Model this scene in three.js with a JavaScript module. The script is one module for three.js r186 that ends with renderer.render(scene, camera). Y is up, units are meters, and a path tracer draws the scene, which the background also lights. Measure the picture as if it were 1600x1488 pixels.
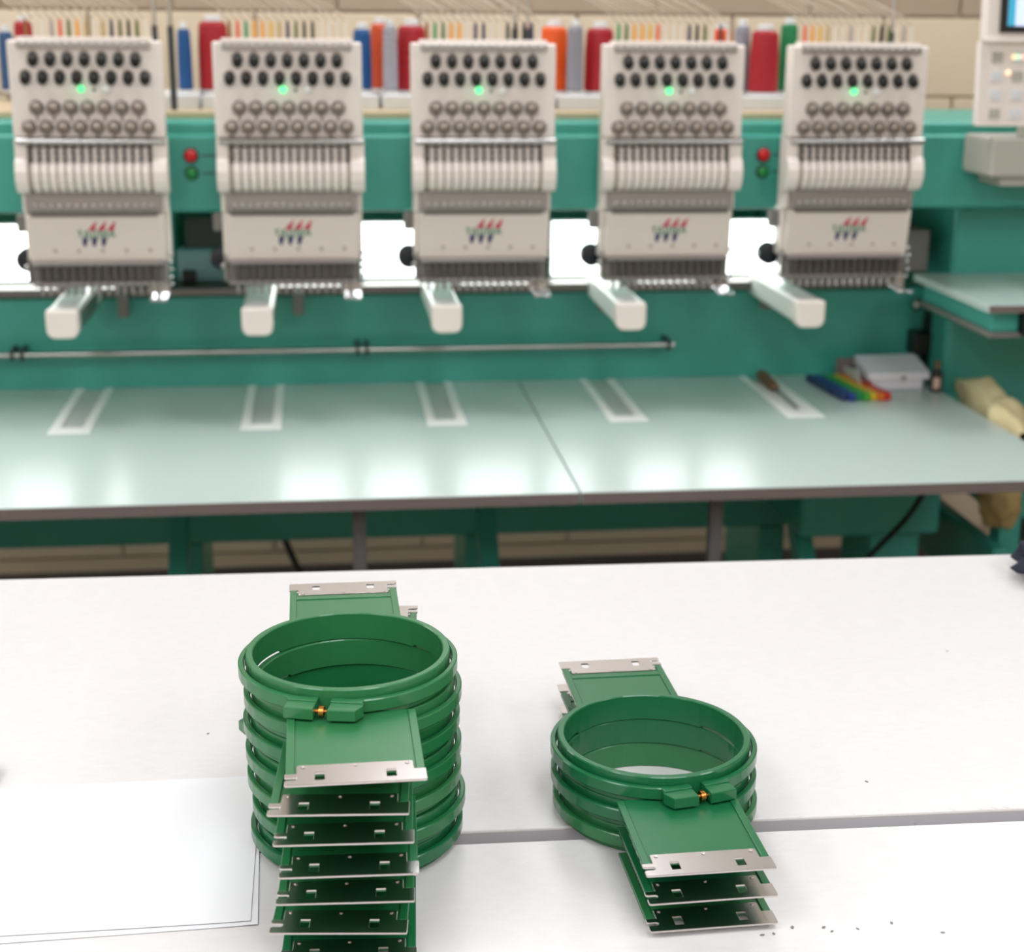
import * as THREE from 'three';
import { RoundedBoxGeometry } from 'three/addons/geometries/RoundedBoxGeometry.js';
import { mergeGeometries, mergeVertices, toCreasedNormals } from 'three/addons/utils/BufferGeometryUtils.js';
import { RectAreaLightUniformsLib } from 'three/addons/lights/RectAreaLightUniformsLib.js';
import { FontLoader } from 'three/addons/loaders/FontLoader.js';
import { TextGeometry } from 'three/addons/geometries/TextGeometry.js';
import { ImprovedNoise } from 'three/addons/math/ImprovedNoise.js';

// ---------------------------------------------------------------- camera, light, exposure
const scene = new THREE.Scene();
scene.background = new THREE.Color(0x000000);
const camera = new THREE.PerspectiveCamera(2 * Math.atan(744 / 2415.7) * 180 / Math.PI, 1600 / 1488, 0.05, 30);
camera.position.set(0, 1.5, 0);
camera.rotation.order = 'YXZ';
camera.rotation.set(-0.287, -0.1238, 0.009);
camera.focus = 1.17;
camera.userData.fStop = 7.4;
scene.add(camera);

const renderer = new THREE.WebGLRenderer({ antialias: true });
renderer.toneMapping = THREE.LinearToneMapping;
renderer.toneMappingExposure = 0.555;
renderer.shadowMap.enabled = true;
RectAreaLightUniformsLib.init();

const ROOM = { x0: -3.2, x1: 3.6, z0: -4.0, z1: 2.6, h: 2.75 };
const CEILING_LAMP = { level: 13.5, glow: 3.0, color: [0.965, 0.985, 1.055] };
const WORK_LAMP = { level: 3, glow: 7, color: [0.96, 1.0, 0.985] };

function rectLight(w, h, x, y, z, tx, ty, tz, level, color) {
  const l = new THREE.RectAreaLight(new THREE.Color().setRGB(...color), level, w, h);
  l.position.set(x, y, z); l.lookAt(tx, ty, tz); scene.add(l);
  return l;
}
const lampSpots = [];
for (const x of [-2.38, -0.98, 0.42, 1.82]) for (const z of [-3.0, -0.1, 1.5]) lampSpots.push([x, z]);
for (const [x, z] of lampSpots) rectLight(0.56, 1.16, x, ROOM.h - 0.05, z, x, 0, z, CEILING_LAMP.level, CEILING_LAMP.color);

// ---------------------------------------------------------------- helpers
let seed = 12345;
const rnd = () => { seed = (seed * 1664525 + 1013904223) % 4294967296; return seed / 4294967296; };
const noise = new ImprovedNoise();
const taken = {};
function numbered(name) { const n = taken[name] || 0; taken[name] = n + 1; return n ? `${name}_${String(n).padStart(3, '0')}` : name; }
function clean(g) {
  const r = g.index ? g.toNonIndexed() : g.clone();
  for (const k of Object.keys(r.attributes)) if (!['position', 'normal', 'uv'].includes(k)) r.deleteAttribute(k);
  if (!r.attributes.uv) r.setAttribute('uv', new THREE.BufferAttribute(new Float32Array(r.attributes.position.count * 2), 2));
  if (!r.attributes.normal) r.computeVertexNormals();
  return r;
}
const merge = (...gs) => mergeGeometries(gs.flat().map(clean));
const box = (w, h, d, x = 0, y = 0, z = 0, r = 0) => (r ? new RoundedBoxGeometry(w, h, d, 2, r) : new THREE.BoxGeometry(w, h, d)).translate(x, y, z);
// a box from its limits
const bounds = (x0, x1, y0, y1, z0, z1, r = 0) => box(x1 - x0, y1 - y0, z1 - z0, (x0 + x1) / 2, (y0 + y1) / 2, (z0 + z1) / 2, r);
function cyl(r0, r1, h, axis = 'y', seg = 20) {
  const g = new THREE.CylinderGeometry(r1, r0, h, seg);
  if (axis === 'x') g.rotateZ(-Math.PI / 2);
  if (axis === 'z') g.rotateX(Math.PI / 2);
  return g;
}
const lathe = (pts, seg = 28) => new THREE.LatheGeometry(pts.map(p => new THREE.Vector2(...p)), seg);
function extrude(shape, depth, bevel = 0, seg = 8) {
  return new THREE.ExtrudeGeometry(shape, bevel ? { depth: depth - 2 * bevel, bevelEnabled: true, bevelSize: bevel, bevelThickness: bevel, bevelOffset: -bevel, bevelSegments: 2, curveSegments: seg } : { depth, bevelEnabled: false, curveSegments: seg }).translate(0, 0, bevel);
}
const poly = pts => { const s = new THREE.Shape(); pts.forEach((p, i) => i ? s.lineTo(...p) : s.moveTo(...p)); s.closePath(); return s; };
// (z, y) outline pushed out along x from x0 to x1
const alongX = (pts, x0, x1, bevel = 0) => extrude(poly(pts.map(([z, y]) => [-z, y])), x1 - x0, bevel).rotateY(Math.PI / 2).translate(x0, 0, 0);
// (x, z) outline made into a slab from y0 to y1
const slab = (shape, y0, y1, bevel = 0, seg = 8) => extrude(shape, y1 - y0, bevel, seg).rotateX(Math.PI / 2).translate(0, y1, 0);
const tube = (pts, r, seg = 20, rad = 6) => new THREE.TubeGeometry(new THREE.CatmullRomCurve3(pts.map(p => new THREE.Vector3(...p))), seg, r, rad);
function part(name, geo, mat, parent, label) {
  const m = new THREE.Mesh(geo, mat); m.name = name; m.castShadow = m.receiveShadow = true;
  if (label) m.userData.label = label;
  parent.add(m); return m;
}
function thing(name, label, category, pos = [0, 0, 0], group, turn = 0) {
  const g = new THREE.Group(); g.name = numbered(name); g.position.set(...pos); g.rotation.y = turn;
  g.userData = { label, category }; if (group) g.userData.group = group;
  scene.add(g); return g;
}
function solo(name, geo, mat, label, category, pos = [0, 0, 0], group, turn = 0) {
  const m = new THREE.Mesh(geo, mat); m.name = numbered(name); m.castShadow = m.receiveShadow = true; m.position.set(...pos); m.rotation.y = turn;
  m.userData = { label, category }; if (group) m.userData.group = group;
  scene.add(m); return m;
}
function subgroup(name, parent, pos, label) { const g = new THREE.Group(); g.name = name; g.position.set(...pos); g.userData.label = label; parent.add(g); return g; }
function struct(name, geo, mat, label) {
  const m = new THREE.Mesh(geo, mat); m.name = name; m.castShadow = m.receiveShadow = true; m.userData = { kind: 'structure', label };
  scene.add(m); return m;
}
// ---------------------------------------------------------------- textures: grain only
function grainTexture(size, fn, srgb = true) {
  const d = new Uint8Array(size * size * 4);
  for (let y = 0; y < size; y++) for (let x = 0; x < size; x++) {
    const c = fn(x / size, y / size), i = (y * size + x) * 4;
    for (let k = 0; k < 3; k++) d[i + k] = Math.max(0, Math.min(255, 255 * (Array.isArray(c) ? c[k] : c)));
    d[i + 3] = 255;
  }
  const t = new THREE.DataTexture(d, size, size); t.wrapS = t.wrapT = THREE.RepeatWrapping; t.magFilter = THREE.LinearFilter; t.minFilter = THREE.LinearMipmapLinearFilter; t.generateMipmaps = true;
  if (srgb) t.colorSpace = THREE.SRGBColorSpace;
  t.needsUpdate = true; return t;
}
const mottle = grainTexture(256, (u, v) => { const a = noise.noise(Math.cos(u * 6.283) * 3, Math.sin(u * 6.283) * 3, Math.cos(v * 6.283) * 3 + 5 * Math.sin(v * 6.283)); return 0.975 + 0.015 * a + 0.02 * (rnd() - 0.5); });
mottle.repeat.set(9, 4);
const speckle = grainTexture(256, () => { const r = rnd(); return r < 0.2 ? 0.55 : r < 0.5 ? 0.78 : 0.95; });
const floorGrain = grainTexture(256, (u, v) => 0.85 + 0.12 * noise.noise(u * 9, v * 9, 2.2) + 0.12 * (rnd() - 0.5));
const blockBump = grainTexture(256, (u, v) => 0.5 + 0.3 * noise.noise(u * 40, v * 40, 1) + 0.3 * (rnd() - 0.5), false);
const weave = grainTexture(128, (u, v) => 0.6 + 0.25 * Math.sin(u * 128 * Math.PI / 2) * Math.sin(v * 128 * Math.PI / 2) + 0.2 * (rnd() - 0.5), false);
const brushed = grainTexture(256, (u, v) => 0.5 + 0.25 * noise.noise(u * 3, v * 120, 4) + 0.15 * (rnd() - 0.5), false);
const threadBump = grainTexture(128, (u, v) => 0.5 + 0.5 * Math.sin((v * 24 + u) * 6.283), false);
const std = (color, roughness = 0.5, metalness = 0, extra = {}) => new THREE.MeshPhysicalMaterial({ color, roughness, metalness, ...extra });
const glowing = (rgb, k, base = 0xffffff) => { const m = std(base, 0.5); m.emissive.setRGB(...rgb); m.emissiveIntensity = k; return m; };

const M = {
  blockPaint: std(0xd8c4a8, 0.6, 0, { bumpMap: blockBump, bumpScale: 0.0012 }),
  blockPaintWarm: std(0xdac7ad, 0.6, 0, { bumpMap: blockBump, bumpScale: 0.0012 }),
  blockPale: std(0xefe8dd, 0.6, 0, { bumpMap: blockBump, bumpScale: 0.0012 }),
  blockTaupe: std(0xa8937d, 0.6, 0, { bumpMap: blockBump, bumpScale: 0.0012 }),
  mortar: std(0xc4b095, 0.85), plaster: std(0xd9cdbb, 0.85), ceiling: std(0xeae6de, 0.9),
  floor: std(0x756c66, 0.7, 0, { map: floorGrain }), base: std(0x5d534f, 0.6),
  whiteTop: std(0xdad7d4, 0.42, 0, { map: mottle }), edgeGrey: std(0xb8b1ad, 0.55), chipboard: std(0xcfc4b4, 0.9), blueFilm: std(0x9db4d4, 0.5),
  paper: std(0xdfdfdf, 0.8), legGrey: std(0x6d6a68, 0.45, 0.3),
  teal: std(0x42a08f, 0.36), mint: std(0xbac9c1, 0.24), tableEdge: std(0x756a64, 0.55),
  cream: std(0xece2d8, 0.4), creamShaded: std(0xddd3c8, 0.45), creamDark: std(0xb3a89a, 0.55), white: std(0xf2f0ea, 0.3), offWhite: std(0xdcdedd, 0.4), tan: std(0xcdb795, 0.6),  // nameplate cream is a darker copy of cream, its shade put into the colour
  steel: std(0xb4b1ad, 0.28, 1), steelDark: std(0x77726d, 0.38, 1), chrome: std(0xd8d8d8, 0.1, 1), plateSteel: std(0xcfc9c6, 0.22, 1, { bumpMap: brushed, bumpScale: 0.00003 }),
  leverMetal: std(0x4f4a45, 0.4, 0.8), barSteel: std(0xb9b6b2, 0.2, 1), satin: std(0xf0f0ec, 0.75, 0),
  knobMetal: std(0x978d83, 0.3, 0.85), brass: std(0xc98a45, 0.28, 1), black: std(0x14130f, 0.4), rubber: std(0x1d2126, 0.35), darkGrey: std(0x3b3d3d, 0.5), midGrey: std(0x77736d, 0.5), boxGrey: std(0xb6b2a6, 0.5),
  lidGrey: std(0xb9bdb8, 0.35), slateBlue: std(0x7fa3a6, 0.4), acrylic: std(0x958f8a, 0.24, 0.4),
  red: std(0xd0151c, 0.3), green: std(0x0c8a3e, 0.3), printRed: std(0xc3284c, 0.5), printGreen: std(0x3f8060, 0.5), printBlue: std(0x2c2b60, 0.5),
  tubing: std(0xcdbda6, 0.35, 0, { transmission: 0.4, thickness: 0 }),
  navy: std(0x191a2c, 0.9, 0, { bumpMap: weave, bumpScale: 0.0006 }), ragCream: std(0xe6d8a6, 0.95, 0, { bumpMap: weave, bumpScale: 0.0005 }), ragTan: std(0xb39c68, 0.95), brownWood: std(0x6b4a30, 0.5),
  cardWhite: std(0xd9d8dc, 0.7), cardInside: std(0x6d6360, 0.8), speckled: std(0xb8b2b4, 0.9, 0, { map: speckle }),
};
const HOOP = [std(0x1e683b, 0.24), std(0x2b6e40, 0.26), std(0x18623a, 0.22)];

// ---------------------------------------------------------------- the room
{
  const { x0, x1, z0, z1, h } = ROOM, T = 0.12;
  struct('floor', bounds(x0 - T, x1 + T, -T, 0, z0 - T, z1 + T), M.floor, 'worn grey brown floor under the machine');
  struct('ceiling', bounds(x0 - T, x1 + T, h, h + T, z0 - T, z1 + T), M.ceiling, 'plain off white ceiling');
  struct('wall_left', bounds(x0 - T, x0, 0, h, z0, z1), M.plaster, 'plain beige side wall');
  struct('wall_right', bounds(x1, x1 + T, 0, h, z0, z1), M.plaster, 'plain beige side wall');
  struct('wall_front', bounds(x0 - T, x1 + T, 0, h, z1, z1 + T), M.plaster, 'plain beige wall behind the viewer');
  const wall = struct('wall_back', bounds(x0 - T, x1 + T, 0, h, z0 - T, z0 - 0.012), M.mortar, 'painted concrete block wall, cream below and taupe above');
  // blocks laid in running bond; joints fall at 1.3, 1.5 ... and the paint changes at the joint at 1.515
  const blockShape = new THREE.BoxGeometry(0.393, 0.196, 0.02);
  const bevelled = new RoundedBoxGeometry(0.393, 0.196, 0.02, 1, 0.004);
  let row = 0;
  for (let y = -0.085; y < h; y += 0.2, row++) {
    for (let i = -12; i < 14; i++) {
      const cx = 1.653 + 0.2 + i * 0.4 + (row % 2 ? 0.2 : 0);
      if (cx < -2.2 || cx > 3.4) continue;
      const low = y < 0;
      const near = cx > -1.6 && cx < 2.6 && y > 0.9 && y < 2.0;
      if (low) continue;
      const m = y + 0.1 > 1.9 ? M.blockPale : y + 0.1 > 1.51 ? M.blockTaupe : rnd() < 0.5 ? M.blockPaint : M.blockPaintWarm;
      const top = Math.min(y + 0.196, h);
      const b = part('block', near ? bevelled : blockShape, m, wall);
      b.position.set(cx, y + 0.1, z0 - 0.012 + 0.002);
      if (top > h - 0.01) b.scale.y = 0.5, b.position.y = y + 0.05;
    }
  }
  const low = part('block_course', bounds(-2.2, 3.4, 0.0, 0.112, z0 - 0.02, z0 - 0.002), M.blockPaint, wall);
  struct('baseboard_back', bounds(x0, x1, 0, 0.075, z0, z0 + 0.012), M.base, 'dark grey vinyl skirting along the block wall');
  for (const [x, z] of lampSpots) {
    const l = thing('ceiling_light', 'recessed rectangular fluorescent ceiling panel above the worktables', 'ceiling light', [x, h - 0.045, z], 'ceiling light panels');
    part('frame', merge(bounds(-0.3, -0.28, 0, 0.045, -0.6, 0.6), bounds(0.28, 0.3, 0, 0.045, -0.6, 0.6), bounds(-0.28, 0.28, 0, 0.045, -0.6, -0.58), bounds(-0.28, 0.28, 0, 0.045, 0.58, 0.6)), M.white, l);
    part('diffuser', bounds(-0.28, 0.28, 0.012, 0.045, -0.58, 0.58), glowing(CEILING_LAMP.color, CEILING_LAMP.glow), l);
  }
}

// ---------------------------------------------------------------- white worktables (turned a little against the machine)
const TURN = -0.024;
{
  const far = thing('worktable', 'white worktable nearest the machine, behind the grey joint line', 'table', [0.2, 0, -1.0575], null, TURN);
  const near = thing('worktable', 'white worktable in the foreground, in front of the grey joint line', 'table', [0.2, 0, -1.0400], null, TURN);
  const build = (t, z0, z1, edges) => {
    part('tabletop', bounds(-1.2, 1.35, 0.872, 0.9, z0, z1, 0.0012), M.whiteTop, t);
    for (const [z, m] of edges) part('edge_band', bounds(-1.2, 1.35, 0.8725, 0.8985, z - 0.0007, z + 0.0007), m, t);
    const zc0 = Math.min(z0, z1) + 0.08, zc1 = Math.max(z0, z1) - 0.08;
    part('apron', merge(bounds(-1.1, 1.25, 0.82, 0.872, zc0 - 0.01, zc0 + 0.01), bounds(-1.1, 1.25, 0.82, 0.872, zc1 - 0.01, zc1 + 0.01)), M.legGrey, t);
    for (const x of [-1.08, 1.23]) for (const z of [zc0, zc1]) part('leg', bounds(x - 0.02, x + 0.02, 0, 0.872, z - 0.02, z + 0.02, 0.003), M.legGrey, t);
  };
  build(far, -0.596, -0.0014, [[-0.0007, M.edgeGrey], [-0.5967, M.edgeGrey]]);
  build(near, 0.0008, 0.62, [[0.0003, M.blueFilm]]);
  // little chips along the cut edges of the joint
  for (let i = 0; i < 16; i++) {
    const x = -0.15 + rnd() * 0.75 + 0.0;
    part('edge_chip', new THREE.TetrahedronGeometry(0.0012 + rnd() * 0.0012).scale(2.2, 0.35, 1).translate(x, 0.8998, -0.003), M.chipboard, far);
  }
}
// loose sheets of paper, foreground
{
  const sheet = (w, d) => { const g = new THREE.PlaneGeometry(w, d, 20, 14).rotateX(-Math.PI / 2); const p = g.attributes.position; for (let i = 0; i < p.count; i++) { const x = p.getX(i), z = p.getZ(i); p.setY(i, 0.0002 * (1 + noise.noise(x * 9, z * 9, 3)) + 0.0005 * Math.pow(Math.max(0, (Math.abs(x) / (w / 2)) - 0.8) * 5, 2) * (x > 0 && z > 0 ? 1 : 0.2)); } g.computeVertexNormals(); const b = g.clone().translate(0, -0.0002, 0); b.index.array.reverse(); return merge(g, b); };
  const s = sheet(0.2794, 0.2159);
  solo('paper_sheet', s, M.paper, 'white paper sheet at the bottom of the pair, poking out along the front', 'paper', [-0.198, 0.9003, -1.052], 'paper sheets on the foreground table', 0.012 + 0.012);
  solo('paper_sheet', s, M.paper, 'white paper sheet lying on top of the other sheet', 'paper', [-0.2005, 0.9009, -1.0595], 'paper sheets on the foreground table', 0.0);
}
// ---------------------------------------------------------------- embroidery hoops
function ringGeo(r0, r1, yb, yt, t0, t1, n, bev = 0.0008) {
  // rectangular section with bevelled corners swept round; yb and yt are functions of the angle
  const P = [], idx = [], closed = t1 - t0 > 6.28, K = 8;
  for (let i = 0; i <= n; i++) {
    const t = t0 + (t1 - t0) * i / n, a = yb(t), b = yt(t), s = Math.sin(t), c = Math.cos(t);
    for (const [r, y] of [[r0 + bev, a], [r1 - bev, a], [r1, a + bev], [r1, b - bev], [r1 - bev, b], [r0 + bev, b], [r0, b - bev], [r0, a + bev]]) P.push(r * s, y, r * c);
  }
  for (let i = 0; i < n; i++) for (let k = 0; k < K; k++) { const a = i * K + k, b = i * K + (k + 1) % K, c = a + K, d = b + K; idx.push(a, c, b, b, c, d); }
  if (!closed) for (let k = 1; k < K - 1; k++) { idx.push(0, k, k + 1); const o = n * K; idx.push(o, o + k + 1, o + k); }
  const g = new THREE.BufferGeometry(); g.setAttribute('position', new THREE.Float32BufferAttribute(P, 3)); g.setIndex(idx);
  return toCreasedNormals(g, 0.5);
}
const HP = 0.022;
const hoopGeo = (() => {
  const side = t => { const a = Math.atan2(Math.sin(t), Math.cos(t)); return (Math.abs(Math.abs(a) - 1.9) < 0.42) ? 0.0017 : 0; };
  const inner = ringGeo(0.0697, 0.075, side, () => HP - 0.0002, 0, Math.PI * 2, 180);
  const gap = 0.062;
  const outer = ringGeo(0.0763, 0.0806, () => 0.0062, () => 0.0158, gap, Math.PI * 2 - gap, 150);
  // clamp blocks: the radial way is +z; one plain, one with a slanted end
  const blk = (pts, y0, y1) => slab(poly(pts), y0, y1, 0.0007);
  const plain = blk([[-0.0255, 0.0755], [-0.0048, 0.0785], [-0.0048, 0.0935], [-0.0255, 0.0925]], 0.0068, 0.0152);
  const slant = blk([[0.0052, 0.0785], [0.0275, 0.0755], [0.0285, 0.0835], [0.0245, 0.0925], [0.0052, 0.0935]], 0.0068, 0.0152);
  const ridge = [bounds(-0.0255, -0.0046, 0.0148, 0.0162, 0.0752, 0.0815, 0.0005), bounds(0.005, 0.0275, 0.0148, 0.0162, 0.0752, 0.0815, 0.0005)];
  const screw = merge(cyl(0.0013, 0.0013, 0.0145, 'x', 14).translate(0, 0.011, 0.087), ...[-0.0036, -0.0026, 0.0026, 0.0036].map(x => new THREE.TorusGeometry(0.0013, 0.0003, 5, 14).rotateY(Math.PI / 2).translate(x, 0.011, 0.087)));
  const nut = cyl(0.0041, 0.0041, 0.0034, 'x', 6).translate(0.0002, 0.011, 0.087);
  // bracket: z runs away from the ring
  const W = 0.0445, plate = bounds(-W, W, 0.0026, 0.0049, 0.074, 0.164, 0.0004);
  const rails = [bounds(-W, -W + 0.0056, 0.0024, 0.0062, 0.0765, 0.1655, 0.0006), bounds(W - 0.0056, W, 0.0024, 0.0062, 0.0765, 0.1655, 0.0006)];
  const cross = bounds(-W + 0.005, W - 0.005, 0.0024, 0.0058, 0.146, 0.1535, 0.0005);
  const s = new THREE.Shape();
  const iw = 0.0375, z0 = 0.1545, zs = 0.166, z1 = 0.1815, nz = 0.1725, nh = 0.0019, nd = 0.0074;
  s.moveTo(-iw + 0.002, z0); s.lineTo(iw - 0.002, z0); s.quadraticCurveTo(iw, z0, iw, z0 + 0.002); s.lineTo(iw, zs); s.lineTo(W + 0.0006, zs); s.lineTo(W + 0.0006, z1 - 0.0015); s.quadraticCurveTo(W + 0.0006, z1, W - 0.001, z1);
  s.lineTo(-W + 0.001, z1); s.quadraticCurveTo(-W - 0.0006, z1, -W - 0.0006, z1 - 0.002); s.lineTo(-W - 0.0006, nz + nh + 0.0012); s.lineTo(-W + 0.001, nz + nh); s.lineTo(-W + nd - nh, nz + nh);
  s.absarc(-W + nd - nh, nz, nh, Math.PI / 2, -Math.PI / 2, true); s.lineTo(-W + 0.001, nz - nh); s.lineTo(-W - 0.0006, nz - nh - 0.0008); s.lineTo(-W - 0.0006, zs); s.lineTo(-iw, zs); s.lineTo(-iw, z0 + 0.002); s.quadraticCurveTo(-iw, z0, -iw + 0.002, z0);
  for (const hx of [-0.0228, 0.0228]) { const p = new THREE.Path(); const a = 0.0031, b0 = 0.1655, b1 = 0.1752; p.moveTo(hx - a, b0); p.lineTo(hx - a, b1); p.lineTo(hx + a, b1); p.lineTo(hx + a, b0); p.closePath(); s.holes.push(p); }
  const metal = slab(s, 0.0048, 0.0063, 0.0003, 6);
  const rivet = cyl(0.0011, 0.0013, 0.0008, 'y', 12);
  return { inner, outer, plain, slant, ridge: merge(ridge), screw, nut, green: merge(plate, rails), greenCross: merge(plate, rails, cross), metal, rivet };
})();
function hoop(label, group, pos, turn, mat, clampAt, mirrored) {
  const h = thing('embroidery_hoop', label, 'hoop', pos, group, turn);
  part('inner_ring', hoopGeo.inner, mat, h).rotation.y = 0;
  const o = part('outer_ring', hoopGeo.outer, mat, h); o.rotation.y = clampAt;
  const place = m => { if (mirrored) m.scale.x = -1; return m; };
  place(part('clamp_block', merge(hoopGeo.plain, hoopGeo.ridge), mat, o)); place(part('clamp_block', hoopGeo.slant, mat, o));
  part('clamp_screw', hoopGeo.screw, M.brass, o, 'brass clamp screw'); part('nut', hoopGeo.nut, M.brass, o, 'hexagonal brass nut');
  for (const k of [0, 1]) {
    const b = part('bracket_arm', k ? hoopGeo.greenCross : hoopGeo.green, mat, h); b.rotation.y = k * Math.PI;
    const p = part('steel_plate', hoopGeo.metal, M.plateSteel, b, 'notched silver steel end plate');
    for (const x of [-0.0335, 0.0, 0.0335]) part('rivet', hoopGeo.rivet, M.plateSteel, b).position.set(x, 0.0066, 0.1575);
  }
  return h;
}
// [x, z] of the middle and the turn, from the near end plate of each hoop
const LEFT = [[0.0118, -1.066, 0.0066], [0.0150, -1.066, -0.0775], [0.0138, -1.068, -0.0533], [0.0148, -1.066, -0.0428], [0.0150, -1.070, -0.0595], [0.0180, -1.069, -0.105], [0.0160, -1.069, -0.06]];
const RIGHT = [[0.2480, -1.0815, 0.0134], [0.2488, -1.0825, 0.0236], [0.2508, -1.0835, 0.0216]];
const ord = ['top', 'second', 'third', 'fourth', 'fifth', 'sixth', 'bottom'];
LEFT.forEach(([x, z, a], i) => hoop(i ? (i < 6 ? `green round embroidery hoop, ${ord[i]} from the top of the taller stack` : 'green round embroidery hoop at the bottom of the taller stack') : 'green round embroidery hoop on top of the taller stack, brass screw showing',
  'hoops in the taller stack', [x, 0.9 + HP * (6 - i), z], a, HOOP[[1, 1, 0, 0, 1, 0, 2][i]], [-0.24, -0.1, 0.1, -2.2, -0.1, 0.05, -0.1][i], false));
RIGHT.forEach(([x, z, a], i) => hoop(['green round embroidery hoop on top of the shorter stack, brass screw showing', 'green round embroidery hoop in the middle of the shorter stack', 'green round embroidery hoop at the bottom of the shorter stack'][i],
  'hoops in the shorter stack', [x, 0.9 + HP * (2 - i), z], a, HOOP[[2, 2, 1][i]], [0.2, 0.05, 0.1][i], true));

// ---------------------------------------------------------------- small things on the white tables
{
  // navy cloth bundle entering at the far right
  const g = new THREE.SphereGeometry(1, 40, 28); const p = g.attributes.position;
  for (let i = 0; i < p.count; i++) {
    let x = p.getX(i), y = p.getY(i), z = p.getZ(i); const n = noise.noise(x * 2.1 + 4, y * 2.1, z * 2.1) * 0.42 + noise.noise(x * 5, y * 5 + 2, z * 5) * 0.16; const k = 1 + n;
    x *= 0.075 * k; z *= 0.05 * k; y = Math.max(-0.02, y * 0.026 * k);
    p.setXYZ(i, x, y + 0.02, z);
  }
  solo('cloth_bundle', (g.computeVertexNormals(), g), M.navy, 'crumpled navy cloth bundle near the back of the white worktable', 'cloth', [0.849, 0.9005, -1.56]);
  // rounded grey object at the near left
  const c = thing('magnetic_clip', 'small grey round clip at the edge of the paper sheets', 'clip', [-0.2915, 0.9003, -1.187]);
  part('body', lathe([[0, 0], [0.015, 0], [0.018, 0.003], [0.018, 0.011], [0.016, 0.014], [0, 0.0145]], 32), M.midGrey, c); part('cap', lathe([[0, 0.0145], [0.009, 0.0145], [0.0095, 0.018], [0.008, 0.02], [0, 0.0202]], 24), M.steelDark, c);
  const spots = [[1191, 1462], [1209, 1460], [1238, 1450], [1287, 1450], [1300, 1456], [1340, 1452], [1393, 1443], [1473, 1458], [1354, 1222], [1430, 1288], [1480, 1018], [325, 1147]];
  for (const [u, v] of spots) {
    const d = new THREE.Vector3(u - 800, -(v - 744), -2415.7).normalize().applyEuler(camera.rotation), t = -0.6 / d.y, r = 0.0007 + 0.0005 * rnd();
    const gg = new THREE.IcosahedronGeometry(r, 1).scale(1.7, 0.4, 1);
    solo('lint_crumb', gg, M.midGrey, 'tiny dark lint crumb lying on the white worktable', 'crumb', [d.x * t, 0.9 + r * 0.35, d.z * t], 'lint crumbs on the worktables', rnd() * 3);
  }
}

// ================================================================ the embroidery machine
const PITCH = 0.36, HEAD0 = -0.413, ARM0 = -0.4843, TABLE_Y = 0.7415;
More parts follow.
